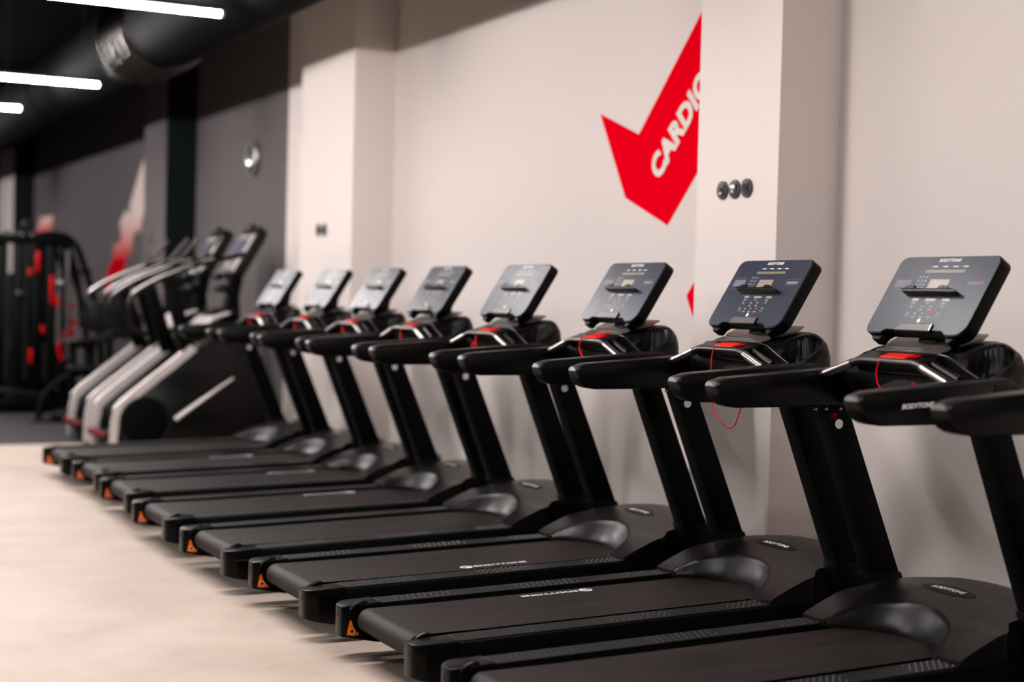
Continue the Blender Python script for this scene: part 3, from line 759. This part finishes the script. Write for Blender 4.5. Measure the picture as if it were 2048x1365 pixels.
# ---------------------------------------------------------------- stair climbers
def make_climber():
    r = empty('stair_climber', (0, 0, 0))
    def K(name, bm, m, parent=r, ang=35, label=None):
        o = finish(bm, name, m, parent, ang)
        if label: o['label'] = label
        return o
    W = .78
    for s, y in ((0, 0.0), (1, W)):
        y0, y1 = (y, y+.07) if s == 0 else (y-.07, y)
        # curved silver side rail
        bm = bmesh.new()
        outer = [(-.02, .02), (-.015, .20), (.005, .33), (.06, .44), (.50, .80), (.62, .90)]
        pts = [Vector((x, 0, z)) for x, z in outer]; pp = smooth_path(pts, 6)
        prof = [(p.x, p.z) for p in pp]; inner = [(p.x+.050, p.z-.045) for p in pp]
        inner = [(x, max(z, .02)) for x, z in inner]
        for i in range(len(prof)-1):
            a, b, c, d = prof[i], prof[i+1], inner[i+1], inner[i]
            vs_ = []
            for yy in (y0, y1): vs_.append([bm.verts.new((q[0], yy, q[1])) for q in (a, b, c, d)])
            A, B = vs_
            bm.faces.new(A); bm.faces.new(B[::-1])
            bm.faces.new((A[0], A[1], B[1], B[0])); bm.faces.new((A[2], A[3], B[3], B[2]))
        bmesh.ops.remove_doubles(bm, verts=bm.verts, dist=1e-5)
        K('side_rail', bm, 'silver', ang=50, label='silver curved side rail')
        # black side panel
        bm = bmesh.new()
        P = [(.02, .05), (.02, .28), (.06, .38), (.62, .86), (.86, .94), (1.02, .86), (1.36, .46), (1.45, .10), (1.45, .05)]
        a, b = (y+.005, y+.06) if s == 0 else (y-.06, y-.005)
        add_prism(bm, P, 'y', a, b, .02, 2)
        sp_ = K('side_panel', bm, 'shell')
        # round wheel cover
        ysd = y-.004 if s == 0 else y+.004
        bm = bmesh.new(); add_tube(bm, [(.255+.20*math.cos(2*PI*k/36), ysd, .27+.20*math.sin(2*PI*k/36)) for k in range(37)], .012, 8, False)
        K('wheel_ring', bm, 'pad', sp_, 60)
        bm = bmesh.new(); add_cyl(bm, (.255, ysd, .27), 'y', .19, .012, 36, bev=.004); K('wheel_cover', bm, 'steel', sp_)
        # silver accent
        bm = bmesh.new(); add_tube(bm, [(.50, ysd, .29), (.53, ysd, .315), (.98, ysd, .63)], [.022, .020, .010], 8); K('accent', bm, 'silver', sp_, 60, 'silver diagonal accent strip')
        # handrail
        yh = y+.05 if s == 0 else y-.05
        bm = bmesh.new()
        pth = round_path([(.28, yh, .98), (.13, yh, 1.02), (.105, yh, 1.27), (.30, yh, 1.40), (.70, yh, 1.57), (1.08, yh, 1.66)], .11, 7)
        add_tube(bm, pth, .021, 12); K('handrail', bm, 'shell', ang=60)
        bm = bmesh.new(); pth2 = [p + Vector((0, 0, .0175)) for p in pth[8:-1]]
        add_tube(bm, pth2, .011, 8); K('handrail_highlight', bm, 'silver', ang=60)  # highlight on top of the handrail, put in as a silver strip
        bm = bmesh.new(); add_tube(bm, round_path([(.62, yh, 1.54), (.70, yh, 1.60), (.86, yh, 1.80)], .04, 4), [.016]*2+[.015]*(len(round_path([(.62, yh, 1.54), (.70, yh, 1.60), (.86, yh, 1.80)], .04, 4))-2), 10); K('upper_grip', bm, 'chrome', ang=60)
        bm = bmesh.new(); add_prism(bm, [(.38, 1.42), (.47, 1.46), (.68, .84), (.56, .80)], 'y', yh-.03, yh+.03, .008, 2); K('handrail_post', bm, 'steel')
    # steps
    for i in range(6):
        x = .12 + i*.13; z = .26 + i*.115
        bm = bmesh.new(); add_box(bm, x, x+.20, .075, W-.075, z-.02, z+.01, .006, 1); add_box(bm, x+.17, x+.19, .075, W-.075, z, z+.11, .003, 1)
        st = K('step', bm, 'plastic')
        bm = bmesh.new(); add_box(bm, x-.004, x+.006, .08, W-.08, z-.002, z+.014, .003, 1)
        K('step_nosing', bm, 'chrome', st)
    bm = bmesh.new(); add_box(bm, -.06, .12, .075, W-.075, .12, .17, .012, 2); K('entry_step', bm, 'plastic')
    bm = bmesh.new(); add_box(bm, -.066, -.052, .075, W-.075, .15, .17, .004, 1); add_box(bm, -.075, -.04, .09, W-.09, .168, .176, .003, 1); K('red_strip', bm, 'darkred', label='red step edge')
    bm = bmesh.new(); add_box(bm, .05, 1.42, .02, W-.02, .015, .08, .01, 1); K('base_frame', bm, 'steel')
    for x in (.12, 1.35):
        for y in (.08, W-.08):
            bm = bmesh.new(); add_cyl(bm, (x, y, .0095), 'z', .03, .019, 14); K('foot', bm, 'plastic')
    # upper body; top cover coloured pale to stand for lamp reflections
    bm = bmesh.new()
    add_prism(bm, [(.66, .84), (.80, 1.02), (.98, 1.10), (1.16, 1.02), (1.30, .60), (1.2, .5), (.8, .5)], 'y', .10, W-.10, .03, 3)
    K('drive_housing', bm, 'shell')
    bm = bmesh.new(); add_prism(bm, [(.68, .955), (.84, 1.13), (.98, 1.175), (.99, 1.16), (.85, 1.11), (.69, .94)], 'y', .14, W-.14, .004, 1); K('top_cover', bm, 'gloss', label='glossy top cover, lamp reflection put into its pale colour')
    # column, tray and head
    cy = W/2
    bm = bmesh.new(); add_prism(bm, [(.96, 1.06), (1.14, 1.06), (1.12, 1.30), (1.17, 1.56), (1.06, 1.62), (1.02, 1.30)], 'y', cy-.07, cy+.07, .02, 2); col = K('console_column', bm, 'steel')
    bm = bmesh.new(); add_box(bm, .86, 1.08, cy-.16, cy+.16, 1.12, 1.20, .03, 3); K('bottle_tray', bm, 'plastic')
    bm = bmesh.new(); add_cyl(bm, (.98, cy, 1.37), 'y', .035, .24, 14, bev=.008); add_cyl(bm, (.94, cy, 1.47), 'y', .03, .20, 14, bev=.006); K('adjuster', bm, 'plastic', col)
    bm = bmesh.new(); add_box(bm, .89, .94, cy-.10, cy+.06, 1.352, 1.372, .004, 1); K('clip', bm, 'chrome', col)
    mx = frame((1.0, cy, 1.49), (0, -1, 0), Vector((.24, 0, .41)))
    bm = bmesh.new(); t = bmesh.new(); add_prism(t, [(-.20, 0), (.20, 0), (.23, .05), (.23, .42), (.19, .49), (-.19, .49), (-.23, .42), (-.23, .05)], 'z', -.10, 0, .022, 3); merge(bm, t, mx); hd = K('console', bm, 'shell')
    bm = bmesh.new(); t = bmesh.new(); add_prism(t, [(-.17, .05), (.17, .05), (.19, .40), (-.19, .40)], 'z', 0, .004, .001, 1); merge(bm, t, mx); K('console_face', bm, 'panel', hd)
    bm = bmesh.new(); t = bmesh.new(); add_box(t, -.15, .15, .20, .35, .004, .007); merge(bm, t, mx); K('screen', bm, 'screen', hd, label='dark blue screen')
    bm = bmesh.new(); t = bmesh.new(); add_box(t, .195, .215, .04, .40, -.01, .012, .004, 1); merge(bm, t, mx); K('console_trim', bm, 'silver', hd)
    bm = bmesh.new(); t = bmesh.new(); add_box(t, -.06, .06, .44, .50, .0, .03, .01, 2); merge(bm, t, mx); K('fan_vent', bm, 'plastic', hd)
    bm = bmesh.new(); t = bmesh.new(); add_cyl(t, (.0, 0, 0), 'y', .004, .003, 8); merge(bm, t); bm.free()
    bm = bmesh.new(); add_cyl(bm, (.045, -.002, .24), 'y', .013, .006, 12); K('sticker', bm, 'green', label='small green sticker')
    return r
cl = make_climber()
cl.location = (2.745, 12.33, 0); tag(cl, 'black and silver stair climber next to the last treadmill, console to the right', 'stair climber', 'stair climbers')
cl2 = copy_tree(cl); cl2.location = (2.745, 13.33, 0.004); tag(cl2, 'black and silver stair climber behind the other one, nearer the cable machines', 'stair climber', 'stair climbers')

# ---------------------------------------------------------------- cable machines and bench at the far left
def P0(name, label, cat, loc, group=None):
    t = empty(name, loc); return tag(t, label, cat, group)
def kk(t, name, bm, m, ang=50, label=None):
    o = finish(bm, name, m, t, ang)
    if label: o['label'] = label
    return o
# curved smith style rack
t = P0('weight_rack_frame', 'black tubular machine frame with rounded top corner at the far left', 'gym machine', (2.9, 17.4, .004))
for dy, nm in ((0, 'side_frame'), (.75, 'side_frame')):
    bm = bmesh.new()
    pth = round_path([(.02, dy, .02), (.02, dy, 1.93), (.50, dy, 1.93), (.78, dy, 1.10), (.86, dy, .02)], .22, 6); add_tube(bm, pth, .038, 10); kk(t, nm, bm, 'steel')
    bm = bmesh.new(); add_tube(bm, [(.42, dy, 1.90), (.56, dy, 1.45), (.60, dy, .9)], .028, 8); kk(t, 'inner_brace', bm, 'steel')
    bm = bmesh.new(); add_box(bm, .52, .70, dy-.02, dy+.02, 1.50, 1.55, .006, 1); kk(t, 'cross_link', bm, 'steel')
bm = bmesh.new(); add_box(bm, -.04, .08, 0, .75, 1.90, 1.97, .01, 1); kk(t, 'top_beam', bm, 'steel')
bm = bmesh.new(); add_cyl(bm, (.02, .1, 2.02), 'y', .07, .05, 20, bev=.01); kk(t, 'pulley', bm, 'plastic')
for x in (.20, .24):
    pass
bm = bmesh.new(); add_tube(bm, [(.43, -.05, .55), (.43, -.05, 1.76)], .022, 10); kk(t, 'guide_rod', bm, 'bright', label='shiny vertical guide rod')
bm = bmesh.new(); add_box(bm, .31, .43, -.09, -.05, 1.37, 1.42, .006, 1); kk(t, 'carriage', bm, 'bright')
bm = bmesh.new(); add_cyl(bm, (.28, .0, 1.36), 'y', .05, .08, 14, bev=.01); kk(t, 'handle', bm, 'chrome')
for i in range(9):
    bm = bmesh.new(); add_box(bm, .24, .46, .12, .34, .30+i*.045, .338+i*.045, .004, 1); kk(t, 'weight_plate', bm, 'plate')
for y in (0, .75):
    bm = bmesh.new(); add_box(bm, .0, .9, y-.02, y+.02, .0, .07, .01, 1); kk(t, 'base_beam', bm, 'steel')
for (x, y, z, s) in ((.48, -.03, 1.14, .028), (.51, -.03, .96, .035), (.47, -.03, .85, .055), (.41, -.03, .83, .045), (.78, -.04, .77, .055)):
    bm = bmesh.new(); add_cyl(bm, (x, y, z), 'y', s, .05, 12, bev=.008); kk(t, 'adjustment_knob', bm, 'tabred', label='red knob')
# cable crossover with stacks
t = P0('cable_machine', 'tall black cable machine with guide rods and red tabs at the left edge', 'gym machine', (2.35, 16.9, .004))
for x in (.16, .36, .52, .68):
    bm = bmesh.new(); add_box(bm, x, x+.09, -.04, .04, .02, 1.84, .006, 1); kk(t, 'post', bm, 'steel')
bm = bmesh.new(); add_box(bm, -.30, .80, -.06, .06, 1.80, 1.90, .015, 2); kk(t, 'top_beam', bm, 'steel')
for x in (.22, .42, -.1):
    bm = bmesh.new(); add_tube(bm, [(x+.03, -.06, .35), (x+.03, -.06, 1.80)], .012, 8); kk(t, 'guide_rod', bm, 'chrome')
for x in (-.02, .08, .26, .40, .50):
    bm = bmesh.new(); add_cyl(bm, (x, -.02, 1.90), 'y', .035, .05, 16, bev=.008); kk(t, 'pulley', bm, 'plastic')
    bm = bmesh.new(); add_cyl(bm, (x, -.05, 1.90), 'y', .012, .02, 10); kk(t, 'bolt', bm, 'bright')
for x in (.0, .34):
    bm = bmesh.new(); add_box(bm, x, x+.10, -.10, -.05, 1.24, 1.29, .01, 1); kk(t, 'carriage', bm, 'chrome')
for i in range(12):
    bm = bmesh.new(); add_box(bm, .10, .28, .08, .26, .35+i*.05, .392+i*.05, .004, 1); kk(t, 'weight_plate', bm, 'plate')
for (x, z, h) in ((.55, 1.72, .22), (.47, 1.54, .08), (.70, 1.47, .30), (.755, 1.25, .13), (.61, .93, .08), (.49, .68, .16)):
    bm = bmesh.new(); add_box(bm, x, x+.035, -.075, -.045, z-h, z, .006, 1); kk(t, 'red_tab', bm, 'tabred', label='red tab')
bm = bmesh.new(); add_box(bm, -.3, .62, -.30, -.24, .24, .30, .006, 1, Matrix.Rotation(.12, 4, 'Y')); kk(t, 'front_skirt', bm, 'plate')
bm = bmesh.new(); add_box(bm, -.2, .75, -.12, .35, .0, .16, .02, 1); kk(t, 'base', bm, 'steel')
# second cable machine, further back, fills the mass on the far left
t = P0('cable_machine', 'dark cable tower standing behind the other cable machine', 'gym machine', (2.55, 18.9, .004))
for x in (.0, .25, .50, .75, 1.0):
    bm = bmesh.new(); add_box(bm, x, x+.10, -.05, .05, .02, 1.88, .006, 1); kk(t, 'post', bm, 'steel')
bm = bmesh.new(); add_box(bm, -.1, 1.15, -.05, .05, 1.86, 1.94, .01, 1); kk(t, 'top_beam', bm, 'steel')
bm = bmesh.new(); add_box(bm, -.1, 1.15, -.3, .3, .0, .10, .01, 1); kk(t, 'base_beam', bm, 'steel')
for i in range(14):
    bm = bmesh.new(); add_box(bm, .08, .48, -.10, .10, .12+i*.05, .162+i*.05, .004, 1); kk(t, 'weight_plate', bm, 'plate')
bm = bmesh.new(); add_box(bm, .1, .5, -.02, .02, .8, 1.5); kk(t, 'shroud', bm, 'plate')
# plate loaded machine behind the climbers
t = P0('leg_press_machine', 'dark plate loaded machine with padded seat beyond the stair climbers', 'gym machine', (3.15, 15.6, .004))
bm = bmesh.new(); add_tube(bm, round_path([(-.42, 0, .02), (-.36, 0, .30), (-.12, 0, .48), (.30, 0, .50)], .16, 6), .034, 10); kk(t, 'front_leg', bm, 'steel', label='arched black leg')
bm = bmesh.new(); add_box(bm, -.50, -.30, -.10, .10, 0, .022, .006, 1); kk(t, 'foot_plate', bm, 'plate')
bm = bmesh.new(); add_box(bm, -.14, .40, -.14, .14, .50, .57, .025, 3); kk(t, 'seat', bm, 'pad')
bm = bmesh.new(); add_box(bm, -.35, .30, -.16, .16, -.035, .035, .025, 3, Matrix.Translation((.30, .1, .86)) @ Matrix.Rotation(-.28, 4, 'Y')); kk(t, 'backrest', bm, 'pad')
bm = bmesh.new(); add_box(bm, -.22, .14, -.16, .16, .80, .83, .008, 1); kk(t, 'foot_platform', bm, 'chrome')
for x in (-.12, .06, .24): 
    bm = bmesh.new(); add_box(bm, x, x+.06, -.05, .05, .10, .82, .006, 1); kk(t, 'support', bm, 'steel')
bm = bmesh.new(); add_box(bm, -.30, .60, -.04, .04, .0, .07, .01, 1); kk(t, 'base_beam', bm, 'steel')
for i, (x, z) in enumerate(((.30, 1.12), (.42, 1.0), (.16, 1.06))):
    bm = bmesh.new(); add_cyl(bm, (x, -.1+i*.05, z), 'y', .17, .05, 28, bev=.012); add_cyl(bm, (x, -.14+i*.05, z), 'y', .03, .06, 14, bev=.005); kk(t, 'weight_disc', bm, 'plate')
bm = bmesh.new(); add_tube(bm, [(-.24, -.12, .80), (-.26, -.12, .74), (-.22, -.12, .62)], .016, 8); kk(t, 'lever', bm, 'redprint')
